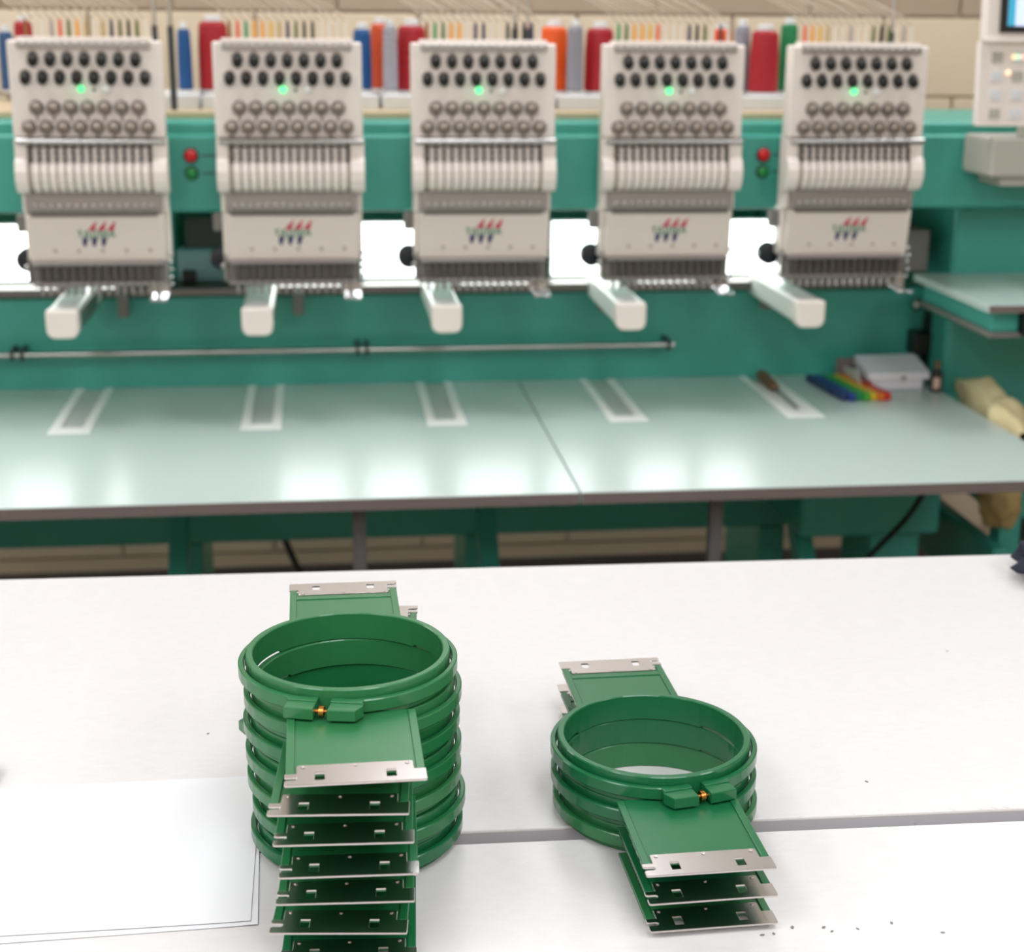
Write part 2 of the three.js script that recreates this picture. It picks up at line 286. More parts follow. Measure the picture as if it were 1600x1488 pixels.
// ---------------------------------------------------------------- frame
const frame = thing('embroidery_machine', 'teal multi head embroidery machine with five cream heads behind the worktables', 'embroidery machine', [0.4, 0, -3.3]);
{
  const F = { x: 0.4, z: -3.3 };
  const at = (x0, x1, y0, y1, z0, z1, r = 0) => bounds(x0 - F.x, x1 - F.x, y0, y1, z0 - F.z, z1 - F.z, r);
  part('beam', at(-1.7, 1.75, 1.14, 1.286, -3.4, -3.04, 0.008), M.teal, frame);
  part('beam_top', at(-1.7, 1.75, 1.27, 1.309, -3.55, -3.068, 0.008), M.teal, frame);
  part('front_panel', at(-1.7, 1.40, 0.70, 0.936, -3.33, -3.285, 0.004), M.teal, frame);
  part('lower_beam', at(-1.7, 1.40, 0.385, 0.70, -3.34, -3.29, 0.004), M.teal, frame, 'teal beam below the table');
  part('panel_seam', at(-0.682, -0.680, 0.75, 0.935, -3.2855, -3.2845), M.teal, frame);
  part('hook_rail', at(-1.7, 1.25, 0.940, 0.957, -3.335, -3.262, 0.003), M.steelDark, frame);
  part('back_panel', at(-1.7, 1.75, 0.90, 1.15, -3.53, -3.50), M.teal, frame);
  // long rod on two pairs of holders in front of the panel
  const rod = part('pull_rod', cyl(0.0068, 0.0068, 2.45, 'x', 16).translate(-0.47 - F.x, 0.826, -3.235 - F.z), M.steel, frame, 'thin pale steel rod along the panel');
  for (const x of [-0.64, -0.62, 0.07, 0.09, 0.742]) part('rod_holder', at(x - 0.004, x + 0.004, 0.815, 0.838, -3.285, -3.226, 0.002), M.darkGrey, rod).position.set(0, 0, 0);
  // arms under the heads
  for (let k = 0; k < 5; k++) {
    const x = ARM0 + k * PITCH - F.x;
    const sec = (w, h, r) => { const s = new THREE.Shape(), a = w / 2, b = h / 2; s.moveTo(-a + r * 0.35, b); s.lineTo(a - r * 0.35, b); s.quadraticCurveTo(a, b, a, b - r * 0.35); s.lineTo(a, -b + r); s.quadraticCurveTo(a, -b, a - r, -b); s.lineTo(-a + r, -b); s.quadraticCurveTo(-a, -b, -a, -b + r); s.lineTo(-a, b - r * 0.35); s.quadraticCurveTo(-a, b, -a + r * 0.35, b); return s; };
    const arm = part('cylinder_arm', extrude(sec(0.056, 0.05, 0.018), 0.325, 0.001, 10).translate(x, 0.948, -3.285 - F.z), M.white, frame, 'white sewing arm under a head');
    part('end_cap', extrude(sec(0.059, 0.054, 0.019), 0.034, 0.005, 10).translate(x, 0.947, -2.957 - F.z), M.cream, arm);
    part('needle_plate', bounds(x - 0.02, x + 0.02, 0.9725, 0.9742, -3.1 - F.z, -2.985 - F.z, 0.0006), M.satin, arm);
    part('side_cover', bounds(x + 0.0275, x + 0.0292, 0.93, 0.966, -3.2 - F.z, -2.965 - F.z, 0.0006), M.steel, arm);
    part('bracket_post', at(ARM0 + k * PITCH + 0.062 - (k > 1 ? 0.07 : 0), ARM0 + k * PITCH + 0.085 - (k > 1 ? 0.07 : 0), 0.9, 0.95, -3.262, -3.24, 0.003), M.midGrey, frame);
    // upright casting behind each head
    part('head_casting', at(HEAD0 + k * PITCH - 0.03, HEAD0 + k * PITCH + 0.03, 0.95, 1.145, -3.5, -3.37, 0.006), M.teal, frame);
  }
  // motor housing in the first opening
  const motor = part('motor_housing', at(-0.305, -0.12, 0.957, 1.03, -3.40, -3.33, 0.01), M.slateBlue, frame, 'pale blue grey motor housing');
  part('motor_cover', at(-0.285, -0.12, 1.03, 1.088, -3.39, -3.34, 0.004), M.darkGrey, motor);
  part('adjuster', at(-0.295, -0.265, 0.957, 0.985, -3.335, -3.315, 0.006), M.black, motor);
  part('opening_cheek', at(-0.335, -0.305, 0.957, 1.14, -3.45, -3.36, 0.012), M.teal, frame);
  // start and stop buttons on the beam
  for (const x of [-0.2415, 0.8745]) {
    for (const [y, m, n, r] of [[1.2475, M.red, 'stop_button', 0.0115], [1.2145, M.green, 'start_button', 0.0105]]) {
      const b = part(n, lathe([[0, 0.014], [r * 0.75, 0.0135], [r, 0.010], [r, 0]], 24).rotateX(Math.PI / 2).translate(x - F.x, y, -3.04 - F.z), m, frame, n === 'stop_button' ? 'round red push button' : 'round green push button');
      part('collar', lathe([[r, 0], [r * 1.25, 0], [r * 1.25, 0.003], [r, 0.004]], 24).rotateX(Math.PI / 2).translate(x - F.x, y, -3.04 - F.z), M.darkGrey, b);
      part('caption', at(x + 0.02, x + 0.05, y - 0.0015, y + 0.0015, -3.0402, -3.0396), M.darkGrey, b);
    }
  }
  // end column, legs and feet
  part('end_column', at(1.335, 1.75, 0.50, 1.14, -3.5, -3.15, 0.02), M.teal, frame);
  part('column_cover', at(1.205, 1.30, 0.985, 1.075, -3.36, -3.20, 0.004), M.midGrey, frame);
  for (const x of [-0.86, -0.31, 0.335, 1.02]) {
    part('foot_beam', at(x - 0.03, x + 0.03, 0.0, 0.38, -3.6, -3.3, 0.006), M.teal, frame);
    part('table_strut', merge(at(x - 0.022, x + 0.022, 0.684, 0.7205, -3.285, -2.62, 0.004)), M.teal, frame);
    const a = box(0.04, 0.85, 0.05, 0, 0, 0, 0.005).rotateX(-0.7).translate(x - F.x, 0.345, -3.03 - F.z); part('diagonal_brace', a, M.teal, frame);
  }
  part('drip_pan', at(0.98, 1.285, 0.46, 0.66, -3.24, -2.98, 0.01), M.teal, frame, 'teal box under the table end');
  const ex = part('end_frame', merge(at(1.405, 1.452, 0.0, 0.55, -3.0, -2.95, 0.004), at(1.405, 1.56, 0.50, 0.55, -3.2, -2.95, 0.004)), M.teal, frame);
  part('floor_rail', at(1.372, 1.405, 0.32, 0.45, -3.45, -2.90, 0.005), M.teal, ex); part('pedestal', merge(at(1.15, 1.26, 0.0, 0.46, -3.2, -3.02, 0.005)), M.teal, frame);
}
// lamps set behind the heads, shining forward under them
[[-0.86, -0.72], [-0.70, -0.557], [-0.505, -0.435], [-0.11, 0.047], [0.082, 0.247], [0.293, 0.461], [0.497, 0.655], [0.69, 0.825], [0.857, 1.03]].forEach(([x0, x1], i) => {
  const names = ['white glowing work light furthest from the control panel', 'white glowing work light beside the first embroidery head', 'narrow glowing work light behind the first embroidery head', 'white glowing work light behind the second embroidery head', 'white glowing work light between the second and third embroidery heads', 'white glowing work light behind the third embroidery head', 'white glowing work light between the third and fourth embroidery heads', 'white glowing work light behind the fourth embroidery head', 'white glowing work light between the fourth and fifth embroidery heads'];
  const w = x1 - x0, l = subgroup('work_light', frame, [(x0 + x1) / 2 - 0.4, 0.9575, -0.055], names[i]);
  part('housing', bounds(-w / 2, w / 2, 0, 0.125, -0.014, 0, 0.002), M.offWhite, l);
  part('diffuser', bounds(-w / 2 + 0.004, w / 2 - 0.004, 0.004, 0.121, 0, 0.004), glowing(WORK_LAMP.color, WORK_LAMP.glow), l);
  rectLight(w - 0.01, 0.115, (x0 + x1) / 2, 1.02, -3.349, (x0 + x1) / 2, 1.02, 0, WORK_LAMP.level, WORK_LAMP.color);
});

// ---------------------------------------------------------------- machine table
const SLOTS = [0, 1, 2, 3, 4].map(k => -0.4852 + k * PITCH), HW = 0.0389, ZS = -2.907, ZF = -2.4431, ZB = -3.284;
function leaf(label, x0, x1, slots, corner, posX) {
  const t = thing('machine_table_leaf', label, 'table', [posX, 0, -2.86]);
  const X = x => x - posX, Z = z => z + 2.86;
  const s = new THREE.Shape(); s.moveTo(X(x0), Z(ZF));
  if (corner) { s.lineTo(X(x1) - corner, Z(ZF)); s.quadraticCurveTo(X(x1), Z(ZF), X(x1), Z(ZF) - corner); s.lineTo(X(x1), Z(ZB)); } else { s.lineTo(X(x1), Z(ZF)); s.lineTo(X(x1), Z(ZB)); }
  for (const c of [...slots].reverse()) { s.lineTo(X(c) + HW, Z(ZB)); s.lineTo(X(c) + HW, Z(ZS)); s.lineTo(X(c) - HW, Z(ZS)); s.lineTo(X(c) - HW, Z(ZB)); }
  s.lineTo(X(x0), Z(ZB)); s.closePath();
  part('board', slab(s, TABLE_Y - 0.02, TABLE_Y, 0.0012, 12), M.mint, t);
  part('edge_band', bounds(X(x0) + 0.001, X(x1) - (corner || 0.001), TABLE_Y - 0.0205, TABLE_Y - 0.0015, Z(ZF) - 0.001, Z(ZF) + 0.0015), M.tableEdge, t, 'grey brown edge strip');
  if (corner) { const e = []; for (let i = 0; i < 8; i++) { const a0 = i / 8, q = u => { const p0 = [X(x1) - corner, Z(ZF)], p1 = [X(x1), Z(ZF)], p2 = [X(x1), Z(ZF) - corner]; return [0, 1].map(k => (1 - u) ** 2 * p0[k] + 2 * u * (1 - u) * p1[k] + u * u * p2[k]); }; const a = q(a0), b = q(a0 + 0.125), L = Math.hypot(b[0] - a[0], b[1] - a[1]); e.push(box(L + 0.001, 0.019, 0.003).rotateY(-Math.atan2(b[1] - a[1], b[0] - a[0])).translate((a[0] + b[0]) / 2, TABLE_Y - 0.011, (a[1] + b[1]) / 2)); } e.push(bounds(X(x1) - 0.0015, X(x1) + 0.001, TABLE_Y - 0.0205, TABLE_Y - 0.0015, Z(ZB), Z(ZF) - corner)); part('edge_band', merge(e), M.tableEdge, t); }
  slots.forEach((c, i) => {
    const last = c > 0.9;
    const u = part('slot_frame', merge(bounds(X(c) - HW, X(c) - HW + 0.018, TABLE_Y - 0.008, TABLE_Y + 0.0006, Z(ZB), Z(ZS), 0.0006), bounds(X(c) + HW - 0.018, X(c) + HW, TABLE_Y - 0.008, TABLE_Y + 0.0006, Z(ZB), Z(ZS), 0.0006), bounds(X(c) - HW + 0.0175, X(c) + HW - 0.0175, TABLE_Y - 0.008, TABLE_Y + 0.0006, Z(ZS) - (last ? 0.3 : 0.045), Z(ZS), 0.0006)), M.white, t, 'white plastic slot surround');
    part('slot_tray', bounds(X(c) - HW, X(c) + HW, TABLE_Y - 0.013, TABLE_Y - 0.0085, Z(ZB), Z(ZS)), M.boxGrey, t);
    if (!last) part('slot_lid', bounds(X(c) - HW + 0.0185, X(c) + HW - 0.0185, TABLE_Y - 0.0085, TABLE_Y - 0.0035, Z(ZB), Z(ZS) - 0.046), M.lidGrey, u);
  });
  return t;
}
{
  const a = leaf('pale mint machine table leaf with three white slots', -1.6, 0.4187, SLOTS.slice(0, 3), 0, -0.5);
  const b = leaf('pale mint machine table leaf with rounded corner, holding the small box', 0.4217, 1.315, SLOTS.slice(3), 0.07, 0.87);
  for (const [t, xs] of [[a, [-0.9 + 0.5, 0.052 + 0.5]], [b, [0.6815 - 0.87]]]) for (const x of xs) part('support_post', bounds(x - 0.0115, x + 0.0115, 0, TABLE_Y - 0.02, 0.30, 0.323, 0.002), M.legGrey, t, 'thin grey steel post');
}
// ---------------------------------------------------------------- embroidery heads
const font = await new FontLoader().loadAsync('fonts/droid/droid_sans_bold.typeface.json');
const wordmark = (() => {
  const g = new TextGeometry('TAJIMA', { font, size: 0.0135, depth: 0.0004, curveSegments: 3, bevelEnabled: false }); g.computeBoundingBox(); const b = g.boundingBox;
  return g.translate(-(b.min.x + b.max.x) / 2, 0, 0).scale(0.069 / (b.max.x - b.min.x), 1, 1);
})();
const spike = up => extrude(poly(up ? [[-0.0075, 0], [0.0055, 0], [0.0105, 0.019], [0.0055, 0.0145]] : [[-0.005, 0], [0.006, 0], [-0.0005, -0.018], [-0.0055, -0.0135]]), 0.0004);
const spikeUp = spike(true), spikeDown = spike(false);
const HG = (() => {
  const P = 0.01505, xs = [...Array(15)].map((_, i) => (i - 7) * P);
  const rib = [[-0.012, 0.272], [0.000, 0.268], [0.002, 0.248], [0.010, 0.242], [0.015, 0.228], [0.0145, 0.212], [0.008, 0.198], [-0.002, 0.190], [-0.012, 0.189]];
  const cheek = [[-0.03, 0.286], [0.001, 0.286], [0.002, 0.252], [0.012, 0.245], [0.018, 0.228], [0.0175, 0.211], [0.010, 0.196], [0.0, 0.188], [-0.03, 0.186]];
  const rowA = [...Array(7)].map((_, i) => (i - 3) * 0.0299), rowB = [...Array(8)].map((_, i) => (i - 3.5) * 0.03);
  // tension knob: washer, knurled dome and the little spring under it; front is +z
  const teeth = []; for (let i = 0; i < 12; i++) teeth.push(box(0.0016, 0.0016, 0.006).translate(0.0088, 0, 0.0085).rotateZ(i * Math.PI / 6));
  const knob = merge(lathe([[0, 0.0125], [0.003, 0.0125], [0.0034, 0.011], [0.0066, 0.0115], [0.0085, 0.0105], [0.0088, 0.006], [0.0075, 0.005]], 24).rotateX(Math.PI / 2), ...teeth);
  const washer = merge(lathe([[0.0085, 0], [0.0108, 0.001], [0.0102, 0.003], [0.006, 0.005]], 24).rotateX(Math.PI / 2), cyl(0.0011, 0.0011, 0.016, 'y', 8).translate(0, -0.0125, 0.003));
  const guide = merge(lathe([[0, 0.0155], [0.0045, 0.015], [0.0075, 0.0125], [0.0085, 0.006], [0.0085, 0]], 22).rotateX(Math.PI / 2).rotateX(0.3).scale(1.12, 1.34, 1));
  const guideRim = new THREE.TorusGeometry(0.0098, 0.0013, 8, 22, Math.PI).rotateX(0.1).scale(1, 1.15, 1).translate(0, 0.001, 0.0015);
  const lever = merge(box(0.003, 0.032, 0.006, 0, 0.259, 0.004, 0.001), cyl(0.0028, 0.0028, 0.006, 'z', 8).translate(0, 0.262, 0.009), cyl(0.0028, 0.0028, 0.006, 'z', 8).translate(0, 0.25, 0.009));
  const bolt = lathe([[0, 0.004], [0.0032, 0.0038], [0.0042, 0.002], [0.0042, 0]], 14).rotateX(Math.PI / 2);
  const clampG = merge(box(0.0068, 0.024, 0.010, 0, 0.040, -0.006, 0.001), cyl(0.0024, 0.0024, 0.012, 'z', 8).translate(0, 0.043, 0.001), cyl(0.0022, 0.0022, 0.03, 'y', 8).translate(0, 0.02, -0.008));
  const foot = merge(box(0.0062, 0.014, 0.007, 0, 0.0075, -0.006, 0.001), cyl(0.0016, 0.0006, 0.02, 'y', 8).rotateX(Math.PI).translate(0, 0.004, -0.008));
  return { xs, rowA, rowB, rib: alongX(rib, -0.0057, 0.0057, 0.0008), ribBack: alongX(rib.map(([z, y]) => [z - 0.0042, y]), -0.113, 0.111), cheekL: alongX(cheek, -0.1345, -0.1125, 0.001), cheekR: alongX(cheek, 0.1105, 0.1365, 0.001), knob, washer, guide, guideRim, lever, bolt, clampG, foot };
})();
const THREADS = {
  n: 0x2a2d4a, k: 0x24261f, o: 0x55602c, g: 0x2f8a55, d: 0x4c6a3a, a: 0xe0982a, y: 0xd8a83a, r: 0xb04a2c, s: 0xd95a34, b: 0x8a5a30, w: 0xd6ccbb, t: 0xb49a68, e: 0x9a948e,
};
const threadMat = {}; for (const k in THREADS) threadMat[k] = std(THREADS[k], 0.55, 0, { sheen: 0.3 });
const headThreads = ['bwwesoatwtnokow', 'bsgaaytnokkwwww', 'bgdaawnnwwkkknw', 'gdaayswwwnkowkw', 'saytwwewwokowew'];
const headLabels = ['cream embroidery head furthest from the control panel, red and green buttons beside it', 'cream embroidery head with brightly shining guide bar, second from the frame edge', 'cream embroidery head in the middle of the row of five', 'cream embroidery head second nearest to the control panel', 'cream embroidery head nearest the control panel'];
for (let k = 0; k < 5; k++) {
  const h = subgroup('embroidery_head', frame, [HEAD0 + k * PITCH - 0.4, 1.0, 0.36], headLabels[k]);
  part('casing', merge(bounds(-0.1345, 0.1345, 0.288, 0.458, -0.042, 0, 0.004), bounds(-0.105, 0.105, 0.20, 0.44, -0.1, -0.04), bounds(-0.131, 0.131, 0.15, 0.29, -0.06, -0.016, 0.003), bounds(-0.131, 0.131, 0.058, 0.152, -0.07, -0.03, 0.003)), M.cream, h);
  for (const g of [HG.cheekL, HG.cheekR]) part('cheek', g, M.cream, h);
  part('top_guide_bar', merge(bounds(-0.117, 0.117, 0.4435, 0.4575, 0.0, 0.006, 0.0015), ...HG.xs.map(x => new THREE.SphereGeometry(0.0036, 12, 8).translate(x, 0.4515, 0.006))), M.steel, h, 'steel bar along the top');
  part('top_rack', bounds(-0.118, 0.118, 0.458, 0.464, -0.04, -0.004, 0.001), M.cream, h);
  for (const [row, y] of [[HG.rowA, 0.4268], [HG.rowB, 0.3950]]) for (const x of row) { const p = part('thread_guide', HG.guide, M.black, h, 'black oval thread guide'); p.position.set(x, y, 0); part('guide_rim', HG.guideRim, M.creamDark, h).position.set(x, y, 0); }
  const led = part('indicator_light', new THREE.SphereGeometry(0.0062, 18, 12).translate(-0.0095, 0.3742, 0.001), glowing([0.12, 1.0, 0.38], k ? 2.2 : 1.4, 0x66ff99), h, 'glowing green indicator');
  const l = new THREE.PointLight(new THREE.Color().setRGB(0.15, 1, 0.4), 0.0008); l.position.set(HEAD0 + k * PITCH - 0.0095, 1.3742, -2.928); scene.add(l);
  part('switch_button', lathe([[0, 0.006], [0.006, 0.0055], [0.008, 0.003], [0.008, 0]], 20).rotateX(Math.PI / 2).translate(0.035, 0.3725, 0), M.white, h);
  part('bobbin_hole', cyl(0.003, 0.003, 0.001, 'z', 12).translate(0.0135, 0.3725, 0.0002), M.darkGrey, h);
  for (const [row, y] of [[HG.rowA, 0.3414], [HG.rowB, 0.3068]]) for (const x of row) { const p = part('tension_knob', HG.knob, M.knobMetal, h, 'beige metal tension knob'), w = part('washer', HG.washer, M.steelDark, h); for (const m of [p, w]) { m.position.set(x, y, 0); m.scale.set(1.2, 1.2, 1.1); } }
  part('middle_guide_bar', cyl(0.0062, 0.0062, 0.2625, 'x', 28).translate(0.003, 0.2815, 0.0062), M.barSteel, h, 'polished steel bar below the tension knobs');
  for (const x of HG.xs) { part('take_up_lever', HG.lever, M.leverMetal, h).position.x = x; }
  part('rib_backing', HG.ribBack, M.creamDark, h);
  for (let i = 0; i < 14; i++) part('rib', HG.rib, M.cream, h).position.x = HG.xs[i] + 0.00752;
  const sp = part('steel_strip', alongX([[-0.016, 0.152], [0.004, 0.152], [0.006, 0.158], [0.004, 0.182], [-0.002, 0.190], [-0.016, 0.190]], -0.1215, 0.1215, 0.0008), M.acrylic, h, 'grey strip with a row of screws');
  for (const x of HG.xs) part('strip_screw', HG.bolt, M.steel, h).position.set(x, 0.1655, 0.0045);
  part('strip_lip', bounds(-0.113, 0.113, 0.1475, 0.1535, 0.0, 0.009, 0.001), M.steelDark, h);
  const np = part('nameplate', alongX([[-0.03, 0.061], [-0.0115, 0.061], [-0.009, 0.064], [0.003, 0.144], [0.0, 0.1495], [-0.03, 0.1495]], -0.123, 0.1225, 0.001), M.creamShaded, h, 'cream plate with the printed logo');
  const onPlate = (m, x, y, d = 0) => { m.position.set(x, y, 0.003 - (0.144 - y) * 0.15 + d); m.rotation.x = 0.149; };
  onPlate(part('logo_lettering', wordmark, M.printGreen, h), 0.0005, 0.1065);
  for (let i = 0; i < 3; i++) { onPlate(part('logo_spike', spikeUp, M.printRed, h), -0.0075 + i * 0.0171, 0.1195); onPlate(part('logo_spike', spikeDown, M.printBlue, h), -0.0205 + i * 0.0171, 0.106); }
  for (let i = 0; i < 5; i++) onPlate(part('plate_screw', HG.bolt, M.creamDark, h), -0.077 + i * 0.0432, 0.082, -0.0022);
  const nb = part('needle_case', bounds(-0.123, 0.123, 0.012, 0.06, -0.06, -0.016, 0.002), M.midGrey, h);
  part('needle_rail', merge(bounds(-0.12, 0.12, 0.0545, 0.0605, -0.016, 0.0, 0.001), bounds(-0.12, 0.12, 0.016, 0.022, -0.018, -0.006, 0.001)), M.steel, h);
  for (const x of HG.xs) { const n = part('needle_clamp', HG.clampG, M.steelDark, h); n.position.x = x; part('presser_foot', HG.foot, M.steel, h).position.x = x; }
  part('release_wheel', merge(lathe([[0, -0.014], [0.018, -0.014], [0.022, -0.01], [0.022, 0.01], [0.018, 0.014], [0, 0.014]], 28).rotateX(Math.PI / 2).translate(-0.1385, 0.056, -0.075)), M.rubber, h, 'dark rubber hand wheel');
  part('side_spring', merge(...[0, 1, 2, 3, 4].map(i => new THREE.SphereGeometry(0.0042, 10, 8).translate(0.131, 0.072 - i * 0.014, -0.02 + (i % 2) * 0.006))), M.chrome, h, 'chrome springs at the side');
  part('side_lug', merge(box(0.006, 0.05, 0.03, -0.127, 0.045, -0.03, 0.002), new THREE.SphereGeometry(0.006, 12, 8).translate(-0.131, 0.05, -0.015)), M.steel, h);
  // steel thread hook sticking out low at the side
  part('thread_hook', merge(box(0.014, 0.004, 0.055, 0.102, -0.0035, 0.008, 0.001).rotateX(0.1), box(0.014, 0.004, 0.055, 0.119, -0.0035, 0.011, 0.001).rotateX(0.1), box(0.034, 0.02, 0.004, 0.11, 0.006, -0.018, 0.001)), M.chrome, h, 'forked polished steel hook');
  part('side_cover', bounds(-0.149, -0.131, 0.112, 0.145, -0.06, -0.04, 0.003), M.midGrey, h);
  // thread ends and feed tubes
  for (let i = 0; i < 15; i++) {
    const x = HG.xs[i] + 0.002, c = headThreads[k][i], tm = threadMat[c];
    const st = part('thread_strand', merge(lathe([[0, 0], [0.0031, 0], [0.0034, 0.004], [0.0031, 0.024], [0.0016, 0.032], [0, 0.032]], 10).translate(x, 0.4638, -0.03)), tm, h);
    if (c === 'w' || rnd() < 0.12) st.scale.set(1, 1, 1);
    const j = (rnd() - 0.5) * 0.02, lean = 0.17 + 0.03 * rnd();
    part('feed_tube', tube([[x, 0.494, -0.03], [x - 0.006, 0.503, -0.034], [x - 0.03 + j * 0.4, 0.522, -0.05], [x - 0.085 + j, 0.552, -0.09], [x - lean * 1.1 + j, 0.62, -0.22], [x - lean * 1.9, 0.72, -0.42]], 0.0017, 22, 5), M.tubing, h);
  }
}
// ---------------------------------------------------------------- thread stand behind the heads
{
  const s = subgroup('thread_stand', frame, [0, 1.309, -0.1], 'thread stand with tan board and white trays behind the heads');
  const at = (x0, x1, y0, y1, z0, z1, r = 0) => bounds(x0 - 0.4, x1 - 0.4, y0 - 1.309, y1 - 1.309, z0 + 3.4, z1 + 3.4, r);
  part('board', at(-1.65, 1.22, 1.309, 1.3225, -3.52, -3.16, 0.002), M.tan, s, 'tan wooden board');
  for (let k = 0; k < 5; k++) { const c = HEAD0 + k * PITCH; part('tray', merge(at(c - 0.176, c + 0.176, 1.3225, 1.327, -3.51, -3.235, 0.002), at(c - 0.176, c + 0.176, 1.3225, 1.350, -3.24, -3.234, 0.002), at(c - 0.176, c - 0.172, 1.3225, 1.3485, -3.51, -3.235), at(c + 0.172, c + 0.176, 1.3225, 1.3485, -3.51, -3.235), at(c - 0.17, c + 0.17, 1.327, 1.349, -3.51, -3.245, 0.002)), M.offWhite, s, 'white plastic cone tray'); }
  for (const [x, z] of [[-0.3416, -3.5], [-0.282, -3.2], [0.396, -3.2], [0.462, -3.5], [1.179, -3.2]]) {
    part('post', cyl(0.0065, 0.0065, 0.16, 'y', 14).translate(x - 0.4, 0.0935, z + 3.4), M.darkGrey, s); part('chrome_post', cyl(0.0052, 0.0052, 0.36, 'y', 14).translate(x - 0.4, 0.34, z + 3.4), M.chrome, s, 'chrome upper post');
  }
  part('top_rack', merge(at(-1.65, 1.22, 1.82, 1.84, -3.52, -3.48), at(-1.65, 1.22, 1.82, 1.84, -3.21, -3.19)), M.offWhite, s);
}
// thread cones: [x, z, radius, height, colour, words]
{
  const wraps = {};
  const wrap = (c) => wraps[c] || (wraps[c] = std(c, 0.5, 0, { bumpMap: threadBump, bumpScale: 0.0004, sheen: 0.1, sheenRoughness: 0.5 }));
  const cones = [
    [-0.618, -3.32, 0.015, 0.122, 0x2b4d78, 'dark blue thread cone beside the first embroidery head'], [-0.606, -3.455, 0.020, 0.142, 0xa00818, 'red thread cone peeking over the first embroidery head'],
    [-0.270, -3.36, 0.0145, 0.130, 0x084a82, 'slim blue thread cone standing free between the first two heads'], [-0.212, -3.38, 0.032, 0.145, 0xa00818, 'large red thread cone left of the second head, next to the slim blue cone'],
    [0.096, -3.40, 0.020, 0.132, 0x084a82, 'slim blue thread cone half hidden behind the second head'], [0.137, -3.47, 0.022, 0.143, 0xc64a1e, 'dark orange thread cone behind a grey one'], [0.152, -3.34, 0.0155, 0.140, 0x9a979e, 'slim grey thread cone between dark orange and red cones'], [0.199, -3.38, 0.032, 0.140, 0xa00818, 'large red thread cone beside the middle head, next to a slim grey cone'],
    [0.505, -3.40, 0.031, 0.140, 0xe2560f, 'bright orange thread cone beside the middle embroidery head'], [0.540, -3.33, 0.0175, 0.142, 0x8b8890, 'slim grey thread cone between bright orange and red cones'], [0.597, -3.36, 0.0315, 0.138, 0xa00818, 'large red thread cone beside the fourth embroidery head'],
    [0.877, -3.42, 0.024, 0.138, 0xd9481a, 'orange thread cone barely showing over the fourth head'], [0.913, -3.38, 0.0175, 0.145, 0x8b8890, 'slim grey thread cone behind the corner of the fourth head'], [0.952, -3.34, 0.0315, 0.136, 0xa00818, 'large red thread cone fully visible beside the fifth head'], [1.022, -3.40, 0.02, 0.150, 0x117744, 'green thread cone peeking over the fifth embroidery head'],
  ];
  for (const [x, z, r, h, c, words] of cones) {
    const t = thing('thread_cone', words, 'thread cone', [x, 1.3495, z], 'thread cones on the stand');
    part('foot', lathe([[0, 0], [r * 0.98, 0], [r * 0.98, 0.004], [r * 0.8, 0.007], [0, 0.007]], 28), M.white, t);
    part('thread_winding', lathe([[0, 0.006], [r * 0.97, 0.006], [r, 0.010], [r * 0.98, h * 0.6], [r * 0.9, h - 0.012], [r * 0.78, h - 0.004], [r * 0.5, h - 0.003], [0, h - 0.003]], 36), wrap(c), t);
    part('core', lathe([[0, h + 0.010], [r * 0.44, h + 0.010], [r * 0.5, h + 0.008], [r * 0.5, h - 0.004]], 24), M.offWhite, t);
  }
}
